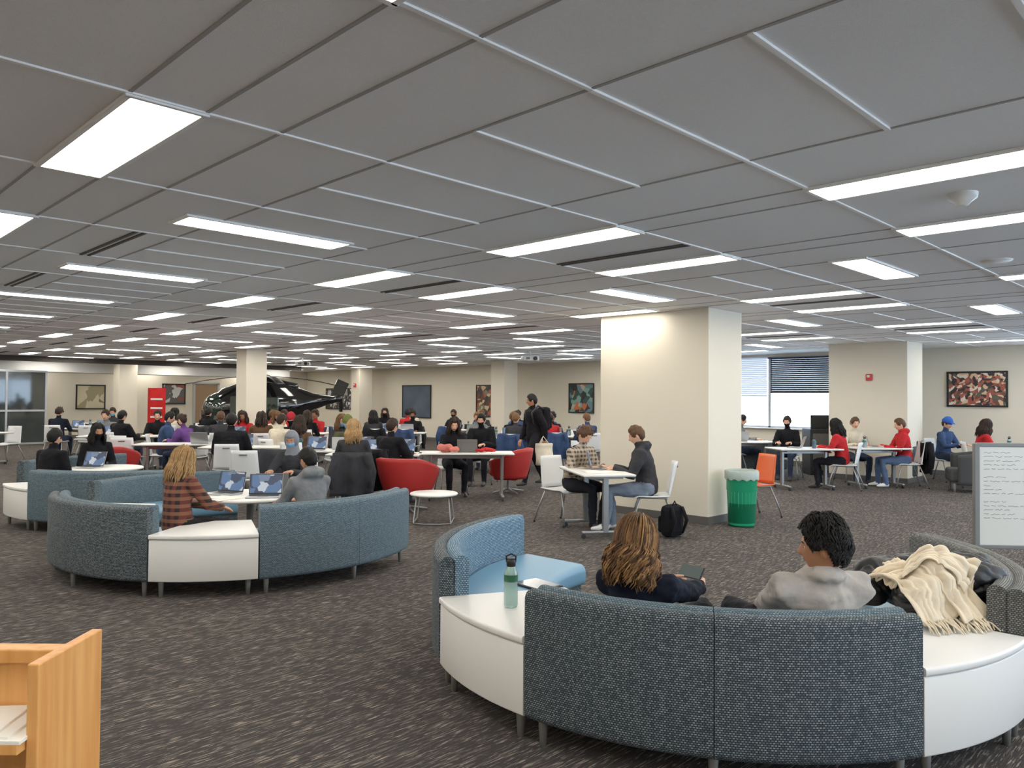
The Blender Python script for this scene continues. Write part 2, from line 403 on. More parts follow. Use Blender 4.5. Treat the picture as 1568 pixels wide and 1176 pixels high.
def northart(name,x0,x1,z0,z1,mt):
    mb=MB(); w=x1-x0;h=z1-z0; mb.box((0,0,0),(w,.02,h),mt,0)
    for q in (-h/2,h/2): mb.box((0,-.01,q),(w+.06,.04,.05),M_black,.004)
    for q in (-w/2,w/2): mb.box((q,-.01,0),(.05,.04,h),M_black,.004)
    mb.build(name,(x0+x1)/2,YN-.03,(z0+z1)/2,0,True)
northart('framed_print',9.0,10.0,1.1,2.0,painting('pr',[(200,190,160),(150,140,110),(110,110,90)],4))
northart('framed_print',12.2,13.1,1.3,2.1,painting('pr2',[(80,80,80),(190,190,190),(140,60,50)],6))
mb=MB(); mb.sheet(lambda u,v:((u-.5)*.6,0,.08+v*1.8),4,4,.01,cloth('banner_red',(190,40,40),.1)); mb.box((0,0,.04),(.7,.25,.08),M_alu,.01)
for z in (1.5,1.2,.9): mb.box((0,-.012,z),(.4,.004,.06),M_white,0)
mb.build('pull_up_banner',-12.0,26.0,0,0)
for i,x in enumerate((7.0,14.0)):
    mb=MB(); mb.box((0,0,1.05),(.95,.05,2.1),mat('door_wood',(150,120,90),rough=.5),.005)
    for q in (-.52,.52): mb.box((q,0,1.08),(.09,.08,2.16),M_frame,.004)
    mb.box((0,0,2.16),(1.13,.08,.08),M_frame,.004); mb.box((.38,-.05,1.0),(.12,.04,.02),M_metal,.004)
    mb.build('door_%d'%(i+1),x,YN-.05,0,0,True)
def helicopter():
    mb=MB(); M_h=mat('gloss_black_paint',(14,15,17),rough=.12,coat=.8); M_hg=mat('canopy_glass',(34,48,42),rough=.04,spec=1)
    mb.M=Matrix.Scale(.93,4)
    st=[(-2.1,.15,1.0),(-2.0,.35,1.02),(-1.7,.6,1.1),(-1.2,.82,1.25),(-.5,.95,1.35),(.3,.95,1.38),(.9,.82,1.42),(1.4,.56,1.5),(1.8,.3,1.58),(2.3,.17,1.64),(2.8,.1,1.7)]
    mb.tube([(x,0,z) for x,r,z in st],[(r*.8,r) for x,r,z in st],M_h,20,ref=(0,1,0))
    mb.sphere((-1.45,0,1.3),(.62,.66,.6),M_hg,20,14)
    for y in (-.74,.74):
        mb.box((-.6,y,1.45),(.75,.06,.6),M_hg,.03); mb.box((.3,y,1.45),(.75,.06,.55),M_hg,.03)
        mb.tube([(-1.5,y*1.3,.14),(-1.2,y*1.3,.1),(1.4,y*1.3,.1)],.045,M_h)
        for x in (-.8,.9): mb.tube([(x,y*.6,.7),(x,y*1.3,.1)],.035,M_h)
    mb.tube([(-.6,0,2.1),(.2,0,2.25),(1.2,0,2.1)],[(.2,.15),(.35,.2),(.15,.12)],M_h,14,ref=(0,1,0))
    mb.cyl((.1,0,2.2),.07,.25,M_gray); mb.sphere((.1,0,2.47),(.16,.16,.07),M_gray)
    for k in range(4):
        a=math.radians(20+90*k); d=V((math.cos(a),math.sin(a),0))
        L=2.7; mb.tube([V((.1,0,2.47))+d*t*L+V((0,0,-.32*t*t)) for t in (0,.25,.5,.75,1)],[(.05,.012)]+[(.14,.016)]*4,M_black,8,ref=d.cross(V((0,0,1))))
    mb.box((2.7,0,2.0),(.45,.05,.7),M_h,.02,rot=Matrix.Rotation(.4,4,'Y')); mb.box((2.3,0,1.68),(.35,1.2,.04),M_h,.01)
    mb.tube([(2.75,.12,1.2),(2.75,.12,2.2)],[(.06,.01)]*2,M_black)
    mb.box((0,0,.03),(4.2,2.6,.06),M_white,.01)
    mb.build('display_helicopter',-8.35,25.8,0,8)
helicopter()
# ---------------------------------------------------------------- furniture
def leg(mb,x,y,h=.13,mt=None):
    mb.tube([(x,y,h+.02),(x,y,.0)],[.026,.016],mt or M_gray,8)
def sofa(name,lat,fwd,a0,a1,Rr=1.7,fab=None,fin=None,seat=None):
    fab=fab or M_fab; fin=fin or M_fabl; seat=seat or M_vinyl
    mb=MB(); am=(a0+a1)/2; g=.12
    for (p,q) in ((a0,am-g/2),(am+g/2,a1)):
        mb.arc(rr(Rr-.09,Rr,.12,.715,.04),p,q,fab,18)
        mb.arc(rr(Rr-.17,Rr-.08,.3,.72,.04),p,q,fin,18)
    mb.arc(rr(Rr-.72,Rr-.1,.12,.30,.02),a0,a1,fab,28)
    mb.arc(rr(Rr-.76,Rr-.16,.28,.43,.05),a0,a1,seat,28)
    for a in (a0+2,am,a1-2):
        for r in (Rr-.07,Rr-.66):
            if r<Rr-.5 and a==am: continue
            leg(mb,r*math.cos(math.radians(a)),r*math.sin(math.radians(a)))
    return mb.build(name,lat,fwd,0,0)
def wedge(lat,fwd,a0,a1,Rr=1.7):
    mb=MB(); mb.arc(rr(Rr-.74,Rr-.005,.13,.46,.008,2),a0,a1,M_white,14); mb.arc(rr(Rr-.76,Rr+.005,.463,.50,.012,3),a0,a1,M_white,14)
    for a in (a0+2.5,a1-2.5):
        for r in (Rr-.07,Rr-.66): leg(mb,r*math.cos(math.radians(a)),r*math.sin(math.radians(a)))
    return mb.build('wedge_side_table',lat,fwd,0,0)
C1=(1.22,4.83); C2=(-2.7,7.8); C3=(-4.95,10.6)
sofa('curved_sofa',*C1,227.3,286.7); wedge(*C1,198.6,226.9); sofa('curved_sofa',*C1,137,198.2,fin=M_fabb,seat=mat('blue_vinyl_bright',(104,150,180),rough=.4)); wedge(*C1,287.1,315.4); sofa('curved_sofa',*C1,315.8,375,fin=M_fabg,fab=M_fabg)
sofa('curved_sofa',*C2,293.4,354,fab=M_fabl); wedge(*C2,264.4,293); sofa('curved_sofa',*C2,203,264,fab=M_fab); wedge(*C2,174.4,202.6); sofa('curved_sofa',*C2,113,174)
sofa('curved_sofa',*C3,244.4,305,fab=M_fabl); wedge(*C3,215.5,244); sofa('curved_sofa',*C3,128,189)
def round_table(lat,fwd,r,z,name='round_table'):
    mb=MB(); mb.lathe([(0,z),(r-.01,z),(r,z-.008),(r,z-.022),(r-.01,z-.03),(0,z-.03)],M_white,40); mb.cyl((0,0,.03),.035,z-.06,M_gray,14); mb.lathe([(0,.045),(.05,.04),(r*.55,.015),(r*.55,0),(0,0)],M_gray,28)
    return mb.build(name,lat,fwd)
round_table(-2.62,7.75,.5,.62); round_table(-5.55,10.6,.45,.62)
def coffee_table(lat,fwd):
    mb=MB(); mb.lathe([(0,.38),(.3,.38),(.31,.37),(.31,.36),(.3,.35),(0,.35)],M_white,32)
    for s in (-1,1): mb.tube([(s*.2,-.18,.35),(s*.24,-.24,.02),(s*.1,-.27,.012),(0,-.27,.012)],.009,M_metal); mb.tube([(s*.2,.18,.35),(s*.24,.24,.02),(s*.24,-.24,.02)],.009,M_metal)
    mb.build('round_coffee_table',lat,fwd)
coffee_table(-1.0,10.0)
def seminar_table(lat,fwd,rot,L=1.4,Wd=.65):
    mb=MB(); mb.box((0,0,.735),(L,Wd,.024),M_white,.008); mb.box((0,0,.722),(L-.01,Wd-.01,.012),M_gray,.004)
    mb.box((0,0,.67),(L-.4,.04,.05),M_metal,.006)
    for s in (-1,1):
        x=s*(L/2-.18)
        mb.box((x,0,.38),(.05,.07,.64),M_metal,.01); mb.box((x,0,.07),(.05,Wd-.05,.035),M_metal,.012); mb.box((x,0,.7),(.05,Wd-.2,.03),M_metal,.006)
        for t in (-1,1): mb.cyl((0,0,-.012),.027,.024,M_black,14,M=Matrix.Translation((x,t*(Wd/2-.05),.027))@Matrix.Rotation(math.pi/2,4,'Y'))
    return mb.build('seminar_table',lat,fwd,0,rot)
def chair(lat,fwd,face,col=None,coat=None):
    mb=MB(); pc=col or M_plast
    mb.sheet(lambda u,v:((u-.5)*.44,-.2+v*.42,.44+.02*(2*u-1)**2-.012*math.sin(math.pi*v)+(.0 if v<.8 else -.03*((v-.8)/.2)**2)),8,8,.014,pc)
    def bk(u,v):
        w=.42-.06*v; x=(u-.5)*w; return (x,-.2-.09*v-.01+.05*(2*u-1)**2*(.5+.5*v),.46+.40*v)
    mb.sheet(bk,8,8,.013,pc)
    mb.tube([(-.05,-.295,.80),(.05,-.295,.80)],.012,M_gray,6)
    for s in (-1,1):
        mb.tube([(s*.18,.15,.43),(s*.21,.22,.2),(s*.23,.25,.02)],.011,M_metal,8); mb.tube([(s*.18,-.15,.43),(s*.22,-.24,.2),(s*.24,-.30,.02)],.011,M_metal,8)
        mb.tube([(s*.18,-.17,.43),(s*.18,.17,.43)],.011,M_metal,6)
        for y in (.25,-.30): mb.sphere((s*.235,y,.018),(.014,.018,.018),M_black,8,6)
    if coat:
        def ct(u,v):
            x=(u-.5)*.5; t=(v-.35)/.65 if v>.35 else (v-.35)/.35
            if v>.35: y=-.31-.03*math.sin(u*14)-.05*(1-abs(2*t-1)); z=.87-.6*t
            else: y=-.26-.02*math.sin(u*10); z=.87+.32*t
            return (x*(1+.15*t),y,z+.015*math.sin(u*9))
        mb.sheet(ct,22,16,.03,coat)
        for s in (-1,1): mb.tube([(s*.2,-.33,.83),(s*.27,-.34,.6),(s*.25,-.33,.38)],[.06,.055,.045],coat,10)
    return mb.build('stacking_chair',lat,fwd,0,face-90)
def lounge_chair(lat,fwd,face):
    mb=MB()
    def sh(u,v):
        a=math.radians(-125+250*u-90); k=abs(2*u-1)
        h=.76-.2*max(0,(k-.35)/.65)**1.3 
        z=.26+(h-.26)*v; r=.28+.12*v+.015*math.sin(math.pi*v)
        return (1.08*r*math.cos(a),r*math.sin(a),z)
    mb.sheet(sh,30,10,.055,M_red)
    mb.box((0,.03,.36),(.5,.5,.14),M_red,.05); mb.box((0,0,.27),(.44,.42,.08),M_red,.03)
    mb.cyl((0,0,.06),.028,.2,M_metal,14)
    for k in range(4):
        a=math.radians(45+90*k); mb.tube([(0,0,.07),(.3*math.cos(a),.3*math.sin(a),.015)],[.02,.013],M_metal,8)
    return mb.build('red_lounge_chair',lat,fwd,0,face-90)
lounge_chair(-1.48,11.0,70); lounge_chair(-.05,13.2,165); lounge_chair(-6.75,13.0,90); 
def laptop(lat,fwd,z,face,lid=None,ang=20):
    mb=MB(); lid=lid or M_alu
    mb.box((0,0,.008),(.32,.22,.015),lid,.005); mb.box((0,.03,.0165),(.28,.1,.002),M_black,0); mb.box((0,-.06,.0165),(.1,.06,.0015),M_gray,0)
    T=Matrix.Translation((0,.11,.014))@Matrix.Rotation(math.radians(-ang),4,'X')
    mb.box((0,.004,.105),(.32,.007,.21),lid,.003,M=T); mb.box((0,-.001,.108),(.30,.003,.185),M_screen,0,M=T); mb.box((0,-.0005,.105),(.315,.002,.205),M_black,0,M=T)
    return mb.build('laptop',lat,fwd,z,face-90)
def bottle(lat,fwd,z,col,h=.24):
    mb=MB(); b=mat('bottle_%d'%col[0],col,rough=.12,trans=.5); r=.037
    mb.lathe([(0,0),(r*.9,0),(r,.012),(r,h*.35),(r*.93,h*.42),(r,h*.5),(r,h*.68),(r*.6,h*.8),(r*.55,h*.84)],b,24)
    mb.lathe([(r*.62,h*.82),(r*.66,h*.83),(r*.66,h*.93),(r*.5,h*.98),(0,h*.98)],M_black,20)
    mb.tube([(-r*.6,0,h*.9),(-r*.7,0,h*1.02),(0,0,h*1.07),(r*.7,0,h*1.02),(r*.6,0,h*.9)],.005,M_black,6)
    mb.lathe([(r*1.01,h*.52),(r*1.012,h*.66)],mat('bottle_label',(30,90,60),rough=.5),20)
    return mb.build('water_bottle',lat,fwd,z)
ang=math.radians(211); bottle(C1[0]+1.42*math.cos(ang),C1[1]+1.42*math.sin(ang),.501,(176,210,204),.26)
mb=MB(); M_bin=mat('green_plastic',(30,152,110),rough=.35); M_liner=mat('bin_liner',(190,205,200),rough=.3,trans=.4)
mb.lathe([(0,.02),(.155,.02),(.16,.0),(.165,.03),(.185,.45),(.192,.46),(.19,.62),(.205,.64),(.205,.69),(.19,.69),(.17,.05),(0,.05)],M_bin,32)
for k in range(24):
    a=2*math.pi*k/24; mb.tube([(.163*math.cos(a),.163*math.sin(a),.05),(.184*math.cos(a),.184*math.sin(a),.44)],.0025,M_bin,5)
n=48; vs=[];fs=[]
for i,(r,z) in enumerate([(.17,.5),(.185,.69),(.2,.715),(.213,.69),(.212,.60)]):
    for j in range(n):
        a=2*math.pi*j/n; q=r+.006*math.sin(j*2.3)*(i/4); vs.append((q*math.cos(a),q*math.sin(a),z+.012*math.sin(j*1.7)*(i>2)))
for i in range(4):
    for j in range(n): k=(j+1)%n; fs.append([i*n+j,i*n+k,(i+1)*n+k,(i+1)*n+j])
mb.add(vs,fs,M_liner)
mb.build('green_recycling_bin',2.96,9.9)
mb=MB(); w=1.3
mb.box((w/2,0,.76),(w,.03,.9),mat('whiteboard_surface',(206,206,200),rough=.25),.003)
for x in (0,w): mb.box((x,0,.76),(.045,.05,.94),M_gray,.006); mb.box((x,0,.2),(.04,.04,.3),M_gray,.004); mb.box((x,0,.05),(.05,.5,.03),M_gray,.008)
for z in (.3,1.22): mb.box((w/2,0,z),(w,.05,.035),M_gray,.006)
rnd=random.Random(3)
for row in range(17):
    x=.06; z=1.15-row*.037
    if row in (5,11): continue
    while x<.1+rnd.random()*.5:
        l=.03+rnd.random()*.06
        mb.tube([(x+l*t/5,-.017,z+rnd.uniform(-.006,.006)) for t in range(6)],.0014,M_slot,4); x+=l+.02
mb.build('rolling_whiteboard',4.22,7.0,0,-4)
mb=MB(); hz=1.06
mb.box((-.012,.115,hz/2),(.024,.24,hz),M_wood,.003)
mb.box((-.55,.13,hz/2-.02),(1.05,.02,hz-.04),M_wood,.002)
mb.box((-.55,.12,hz-.02),(1.05,.045,.03),M_wood,.003)
mb.box((-.55,.05,.9),(1.05,.16,.022),M_wood,.002); mb.box((-.55,.05,.55),(1.05,.16,.022),M_wood,.002); mb.box((-.55,.05,.2),(1.05,.16,.022),M_wood,.002)
for i in range(7): mb.box((-.12-.03*i,.04,.914+.006*(i%3)),(.2,.14,.008),M_paper,.001,rot=Matrix.Rotation(.05*i,4,'Z'))
for i in range(9):
    hh=.2+.05*rnd.random(); mb.box((-.08-.045*i,.05,.561+hh/2),(.03,.13,hh),[M_paper,M_fabg,mat('book_red',(130,50,40)),mat('book_tan',(190,160,110))][i%4],.002)
mb.build('wooden_study_carrel',-.945,1.56,0,0)
# ---------------------------------------------------------------- people
def hp(n):
    x=n[0]*.074;y=n[1]*.095;z=n[2]*.118
    t=max(0,-n[2]); x*=1-.30*t**1.6
    if n[1]<0: y*=1-.28*t
    else: y*=1-.05*max(0,n[2])
    fr=max(0,n[1])
    if fr>0:
        g=lambda cx,cz,sx,sz: math.exp(-((x-cx)/sx)**2-((z-cz)/sz)**2)
        if z<.014:
            pr=(.014-z)/.042 if z>-.028 else math.exp(-((z+.028)/.007)**2)
            y+=fr*.024*min(1,pr)*math.exp(-(x/.0115)**2)
        y-=.009*fr*(g(.031,.004,.014,.011)+g(-.031,.004,.014,.011))
        y+=.004*fr*(g(.03,.022,.02,.007)+g(-.03,.022,.02,.007))
        y+=.006*fr*g(0,-.053,.022,.009); y-=.003*fr*g(0,-.066,.02,.006)
        y+=.009*fr*g(0,-.092,.024,.018)
    return V((x,y,z))
def sst(a,b,x):
    t=max(0,min(1,(x-a)/(b-a))); return t*t*(3-2*t)
def hairline(az,kind):
    back=-.6 if kind!='long' else -.8
    if az<.65: return .55
    if az<1.25: return .55+(-.08-.55)*(az-.65)/.6
    if az<1.75: return .0
    return 0+(back)*min(1,(az-1.75)/.5)
def shell(mb,M,nu,nv,fm,thick,mt,nz=0,seed=0,zs=1):
    vs=[];ms=[];fs=[]
    for i in range(nv+1):
        p=math.pi*i/nv
        for j in range(nu):
            a=2*math.pi*j/nu; n=(math.sin(p)*math.sin(a),math.sin(p)*math.cos(a),math.cos(p))
            m=fm(n,abs(math.atan2(n[0],n[1])) if p>1e-3 else 3.14)
            q=hp(n); th=thick*m
            if nz: th+=nz*m*noise.noise(V(n)*7+V((seed,0,0)))
            q=q+V((n[0],n[1],n[2]*zs))*th
            vs.append(q); ms.append(m)
    for i in range(nv):
        for j in range(nu):
            k=(j+1)%nu; f=[i*nu+j,(i+1)*nu+j,(i+1)*nu+k,i*nu+k]
            if sum(ms[q] for q in f)>.06: fs.append(f)
    mb.add(vs,fs,mt,True,M=M)
def head(mb,M,skin,hair,style='short',near=False,mask=None,hat=None,hijab=None,seed=0,mid=False):
    nu,nv=(64,48) if near else (30,24)
    vs=[];fs=[];mis=[]
    lip=mat('lips_'+skin.name,(150,82,76),rough=.5); ks,kl=mb.k(skin),mb.k(lip)
    for i in range(nv+1):
        p=math.pi*i/nv
        for j in range(nu):
            a=2*math.pi*j/nu; vs.append(hp((math.sin(p)*math.sin(a),math.sin(p)*math.cos(a),math.cos(p))))
    for i in range(nv):
        for j in range(nu):
            k=(j+1)%nu; f=[i*nu+j,(i+1)*nu+j,(i+1)*nu+k,i*nu+k]; c=sum((vs[q] for q in f),V())/4
            mis.append(kl if (c.y>.05 and abs(c.x)<.023 and abs(c.z+.053)<.0085) else ks); fs.append(f)
    mb.add(vs,fs,None,True,M=M,mis=mis)
    ew=mat('eye_white',(205,200,192),rough=.3); ei=mat('iris_brown',(40,26,18),rough=.15)
    for s in (-1,1):
        mb.sphere((s*.031,.0705,.004),.0105,ew,10,8,M=M); mb.sphere((s*.031,.0765,.003),.0058,ei,8,6,M=M)
        mb.tube([(s*.019,.078,.010),(s*.031,.0815,.012),(s*.042,.074,.009)],[.002,.0032,.002],skin,6,M=M)
        mb.tube([(s*.016,.089,.021),(s*.03,.088,.026),(s*.045,.078,.021)],[.0025,.003,.0018],hair,5,M=M)
        if not hijab:
            T=M@Matrix.Translation((s*.074,-.006,-.008))@Matrix.Rotation(s*-.35,4,'Z')
            mb.sphere((0,0,0),(.008,.018,.031),skin,10,8,M=T); mb.tube([(s*.006,.012*math.cos(t)-.003,.024*math.sin(t)+.003) for t in [-.9+.5*q for q in range(9)]],.004,skin,6,M=T)
    if mask:
        def fm(n,az): return (1 if (az<1.0 and -.8<n[2]<-.14) else 0)
        shell(mb,M,nu,nv,fm,.009,mask)
        for s in (-1,1): mb.tube([(s*.066,.04,-.03),(s*.078,.0,-.005)],.0015,mask,4,M=M)
    if hijab:
        def fm(n,az): return 1-(1 if (az<.85 and -.75<n[2]<.5) else 0)
        shell(mb,M,nu,nv,fm,.02,hijab,.004)
        mb.tube([(0,0,-.06),(0,-.005,-.14),(0,0,-.2),(0,0,-.26)],[(.078,.085),(.085,.09),(.13,.11),(.17,.12)],hijab,20,ref=(1,0,0),M=M)
        return
    th={'short':.016,'curly':.026,'wavy':.019,'long':.014,'bun':.012,'bald':.002}[style]
    shell(mb,M,nu,nv,lambda n,az: sst(-.06,.16,n[2]-hairline(az,style)),th,hair,.012 if style!='bun' else .005,seed)
    rnd=random.Random(seed+5)
    if style=='curly':
        for _ in range(60):
            az=rnd.uniform(-math.pi,math.pi); z=rnd.uniform(-.45,1)
            if z<hairline(abs(az),style)+.02: continue
            c=math.sqrt(1-z*z); n=V((c*math.sin(az),c*math.cos(az),z)); b=hp(n)+n*(.02+.012*max(0,z))
            t=V((rnd.uniform(-1,1),rnd.uniform(-1,1),rnd.uniform(-1,1))).normalized(); r=rnd.uniform(.009,.017)
            u=n; w=t.cross(n); w=w.normalized() if w.length>.01 else V((1,0,0))
            mb.tube([b+u*r*math.cos(q)*.8+w*r*math.sin(q)+t*.003*q for q in [0,.9,1.8,2.7,3.6,4.5]],[.005,.005,.0045,.004,.003,.002],hair,5,M=M)
    if style=='wavy':
        for _ in range(1900):
            az=rnd.uniform(-math.pi,math.pi); z=rnd.uniform(-.5,1)
            if z<hairline(abs(az),style)+.04: continue
            el=math.acos(z); top=max(0,z); ex=.013+.018*top*top+.010*noise.noise(V((az*1.8,z*3.5,0)))
            dv=rnd.uniform(-.35,.35)+.7*noise.noise(V((az*2,z*3,5))); L=rnd.uniform(.25,.5)*(1 if z>0 else .6); pts=[]; ph=rnd.uniform(0,6.3)
            for q in range(6):
                t=q/5; e2=el+L*t*(1 if top<.75 else .9); a2=az+dv*t/max(.35,math.sin(e2))*.6+.05*math.sin(ph+t*6)
                n=V((math.sin(e2)*math.sin(a2),math.sin(e2)*math.cos(a2),math.cos(e2)))
                if n.z<hairline(abs(math.atan2(n.x,n.y)),style)-.02: break
                pts.append(hp(n)+n*(ex+.009*math.sin(math.pi*t)+.002*math.sin(ph+t*9)))
            if len(pts)>2: mb.tube(pts,[.002]+[.0031]*(len(pts)-2)+[.0012],hair,4,M=M)
    if style=='long':
        N=1100 if near else (260 if mid else 46); Ln=.165 if near else .2; r0=.0036 if near else (.0065 if mid else .02)
        for i in range(N):
            cl=i//6 if near else (i//3 if mid else i)
            cr=random.Random(seed*97+cl); 
            az=cr.choice((-1,1))*cr.uniform(.75,math.pi); z0=cr.uniform(.1,.97); lz=cr.uniform(.65,1.15)*Ln; ph=cr.uniform(0,6.3); ex=cr.uniform(.010,.028)
            if near or mid: az+=rnd.uniform(-.12,.12); z0=min(.98,max(.05,z0+rnd.uniform(-.06,.06))); lz*=rnd.uniform(.9,1.08); ph+=rnd.uniform(-.5,.5); ex+=rnd.uniform(-.003,.005)
            pts=[]
            el=math.acos(z0)
            while el<1.9:
                n=V((math.sin(el)*math.sin(az),math.sin(el)*math.cos(az),math.cos(el))); pts.append(hp(n)+n*ex); el+=.22
            b=pts[-1].copy(); rad=V((b.x,b.y,0)).normalized()
            steps=9
            for q in range(1,steps+1):
                t=q/steps
                fl=math.sin(t*math.pi*.8)*.04
                am=.011 if near else .006
                side=V((-rad.y,rad.x,0)); pts.append(b+rad*(fl*.7+am*math.sin(ph+t*11))+side*am*math.cos(ph+t*11)+V((0,0,-lz*t)))
            rs=[r0*(.6 if k<2 else 1)*(1-.75*max(0,(k-len(pts)*.6)/(len(pts)*.4))) for k in range(len(pts))]
            hm=hair
            if near: hm=[hair,HL2,HL3][cr.choice((0,0,1,2))]
            mb.tube(pts,rs,hm,4 if near else 5,M=M)
    if style=='bun': mb.sphere((0,-.095,.06),(.035,.03,.033),hair,12,9,M=M)
    if hat:
        def fb(n,az): return sst(.1,.2,n[2])
        shell(mb,M,nu,nv,fb,.026,hat[1],.003,zs=1.3)
        if hat[0]=='cap': mb.sheet(lambda u,v:((u-.5)*.13,.09+.07*v*math.sin(math.pi*u)**.5,.045-.012*v),8,4,.006,hat[1],M=M)
        else: mb.tube([(.088*math.sin(t),.108*math.cos(t),.02) for t in [q*math.pi/8 for q in range(17)]],.014,hat[1],8,M=M)
def ik(a,b,l1,l2,pole):
    d=b-a; D=d.length
    if D>(l1+l2)*.995: b=a+d*((l1+l2)*.995/D); d=b-a; D=d.length
    u=d/D; x=(l1*l1-l2*l2+D*D)/(2*D); h=math.sqrt(max(0,l1*l1-x*x)); p=pole-u*pole.dot(u); p.normalize()
    return a+u*x+p*h,b
def hand(mb,w,d,side,skin,s=1,curl=.5,palm=V((0,0,-1)),near=False):
    d=d.normalized(); pn=(palm-d*palm.dot(d)).normalized(); ac=d.cross(pn).normalized()*side
    mb.tube([w-d*.02,w+d*.02*s,w+d*.055*s,w+d*.088*s],[(.028,.02),(.034,.017),(.040,.016),(.037,.012)],skin,12,ref=ac)
    n=8 if near else 5
    for i,L in enumerate((.068,.078,.072,.056)):
        b=w+d*.083*s+ac*(.0285-.019*i)*s; pts=[b]; dd=d.copy(); 
        for k,fr in enumerate((.45,.3,.25)):
            an=curl*(.5+.35*k); dd=(dd*math.cos(an)+pn*math.sin(an)).normalized(); pts.append(pts[-1]+dd*L*fr*s)
        mb.tube(pts,[.0092*s,.0088*s,.008*s,.0065*s],skin,n)
    b=w+d*.025*s+ac*.026*s; d1=(d*.6+ac*.75+pn*.25).normalized(); d2=(d*.9+ac*.25+pn*.4).normalized()
    mb.tube([b,b+d1*.038*s,b+d1*.038*s+d2*.03*s,b+d1*.038*s+d2*.052*s],[.0135*s,.011*s,.0095*s,.007*s],skin,n)
SK=[mat('skin_light',(214,164,136),rough=.55),mat('skin_medium',(176,124,92),rough=.55),mat('skin_brown',(138,92,66),rough=.55)]
SKM=mat('skin_tan',(166,114,82),rough=.5)
def hairm(name,c): return mat('hair_'+name,c,rough=.6,var=.3,vscale=40,spec=.25)
HB=hairm('black',(15,13,12)); HD=hairm('dark_brown',(44,30,22)); HL=hairm('light_brown',(104,74,46)); HY=hairm('blonde',(160,126,84)); HG=hairm('brown',(80,56,38))
HL2=hairm('brown_highlight',(140,104,64)); HL3=hairm('brown_lowlight',(66,44,28))
def person(name,lat,fwd,face,seat=.45,lean=(4,10),top=None,bottom=None,skin=None,hair=None,style='short',yaw=0,pitch=-15,hands='table',s=1.0,fem=False,bulk=.012,vox=.018,near=False,mask=None,hat=None,hijab=None,hood=None,feet=None,stand=False,kn=.12,seed=0,shoes=None,curl=.5,palm=None,extra=None,hup=.155,collar=None,hs=1.0):
    skin=skin or SK[0]; hair=hair or HD; bottom=bottom or cloth('jeans_dark',(40,48,66)); shoes=shoes or mat('shoe_dark',(40,38,38),rough=.6)
    top=top or cloth('jacket_black',(28,28,32))
    fw=.92 if fem else 1.0
    a0,a1=[math.radians(x) for x in lean]
    dl=V((0,math.sin(a0),math.cos(a0))); dh=V((0,math.sin(a1),math.cos(a1)))
    P=V((0,0,seat if stand else seat+.085*s)); P1=P+dl*.2*s; NB=P1+dh*.29*s; SHc=P1+dh*.225*s
    b=MB()
    X=(1,0,0); B=bulk
    b.tube([P-dl*.07*s,P,P1,P1+dh*.12*s,P1+dh*.2*s,P1+dh*.255*s,NB],[((.13+B)*s,(.10+B)*s),((.165+B)*s*(1.04 if fem else 1),(.12+B)*s),((.14+B)*s*fw,(.105+B)*s),((.158+B)*s*fw,(.115+B)*s),((.165+B)*s*fw,(.105+B)*s),((.115+B)*s*fw,(.085+B)*s),(.06*s,.06*s)],top,20,ref=X)
    segs=[(P,NB,.13*s,0)]
    hc=NB+V((0,math.sin(a1)*.04+.02,hup))*s
    b.tube([NB-dh*.05*s,hc-V((0,.015,.04))*s],[.058*s*fw,.05*s*fw],skin,12); segs.append((NB+dh*.015,hc,.05*s,2))
    if hood: b.tube([NB+V((-.1,.0,-.02)),NB+V((-.07,-.07,.03)),NB+V((0,-.1,.04)),NB+V((.07,-.07,.03)),NB+V((.1,0,-.02))],[.035,.05,.058,.05,.035],top,10); segs.append((NB+V((-.07,-.07,.02)),NB+V((.07,-.07,.02)),.06,0))
    if collar: b.tube([NB+V((.075*math.sin(t),.01+.07*math.cos(t),.015)) for t in [q*math.pi/6 for q in range(13)]],.028,top,8); segs.append((NB-V((0,0,.02)),NB+V((0,0,.025)),.085,0))
    wr=[]
    for sd in (-1,1):
        sh=SHc+V((sd*.172*s*fw,0,0)); 
        if hands=='table': tgt=V((sd*.12,.40,.765))
        elif hands=='lap': tgt=V((sd*.09,.26,seat+.17))
        elif hands=='walk': tgt=sh+V((sd*.05,.12*sd,-.5))
        elif hands=='face': tgt=V((sd*.12,.40,.765)) if sd<0 else NB+V((.08,.16,.05))
        else: tgt=V(hands[0 if sd<0 else 1])
        el,wv=ik(sh,tgt,.285*s,.25*s,V((sd*.7,-.5,-1)))
        fd=(wv-el).normalized()
        b.tube([SHc+V((sd*.06*s,0,.0)),sh,sh.lerp(el,.5),el,el.lerp(wv,.5),wv],[(.06+B*.5)*s,(.062+B)*s,(.050+B)*s,(.044+B)*s,(.040+B*.8)*s,(.031+B*.7)*s],top,12)
        segs+= [(sh,el,.05*s,0),(el,wv,.04*s,0)]; wr.append((wv,fd,sd))
        hip=P+V((sd*.088*s,.02,-.02*s))
        if feet: an=V(feet[0 if sd<0 else 1])
        else: an=V((sd*kn,.40+.04*sd*((seed%3)-1),.085))
        kneep,an=ik(hip,an,.43*s,.41*s,V((sd*.12,1,.6 if not stand else .1)))
        b.tube([hip,hip.lerp(kneep,.5),kneep,kneep.lerp(an,.4),an],[.095*s,.083*s,.063*s,.060*s,.045*s],bottom,12)
        segs+=[(hip,kneep,.085*s,1),(kneep,an,.055*s,1)]
        td=V(((an-hip).x*.3,1,0)).normalized()
        b.tube([an+V((0,0,.0))-td*.035-V((0,0,.03)),an+td*.05-V((0,0,.04)),an+td*.12-V((0,0,.052)),an+td*.175-V((0,0,.058))],[(.038,.04),(.042,.042),(.043,.03),(.03,.022)],shoes,12,ref=X)
        segs.append((an-V((0,0,.05))-td*.03,an+td*.17-V((0,0,.05)),.045,3))
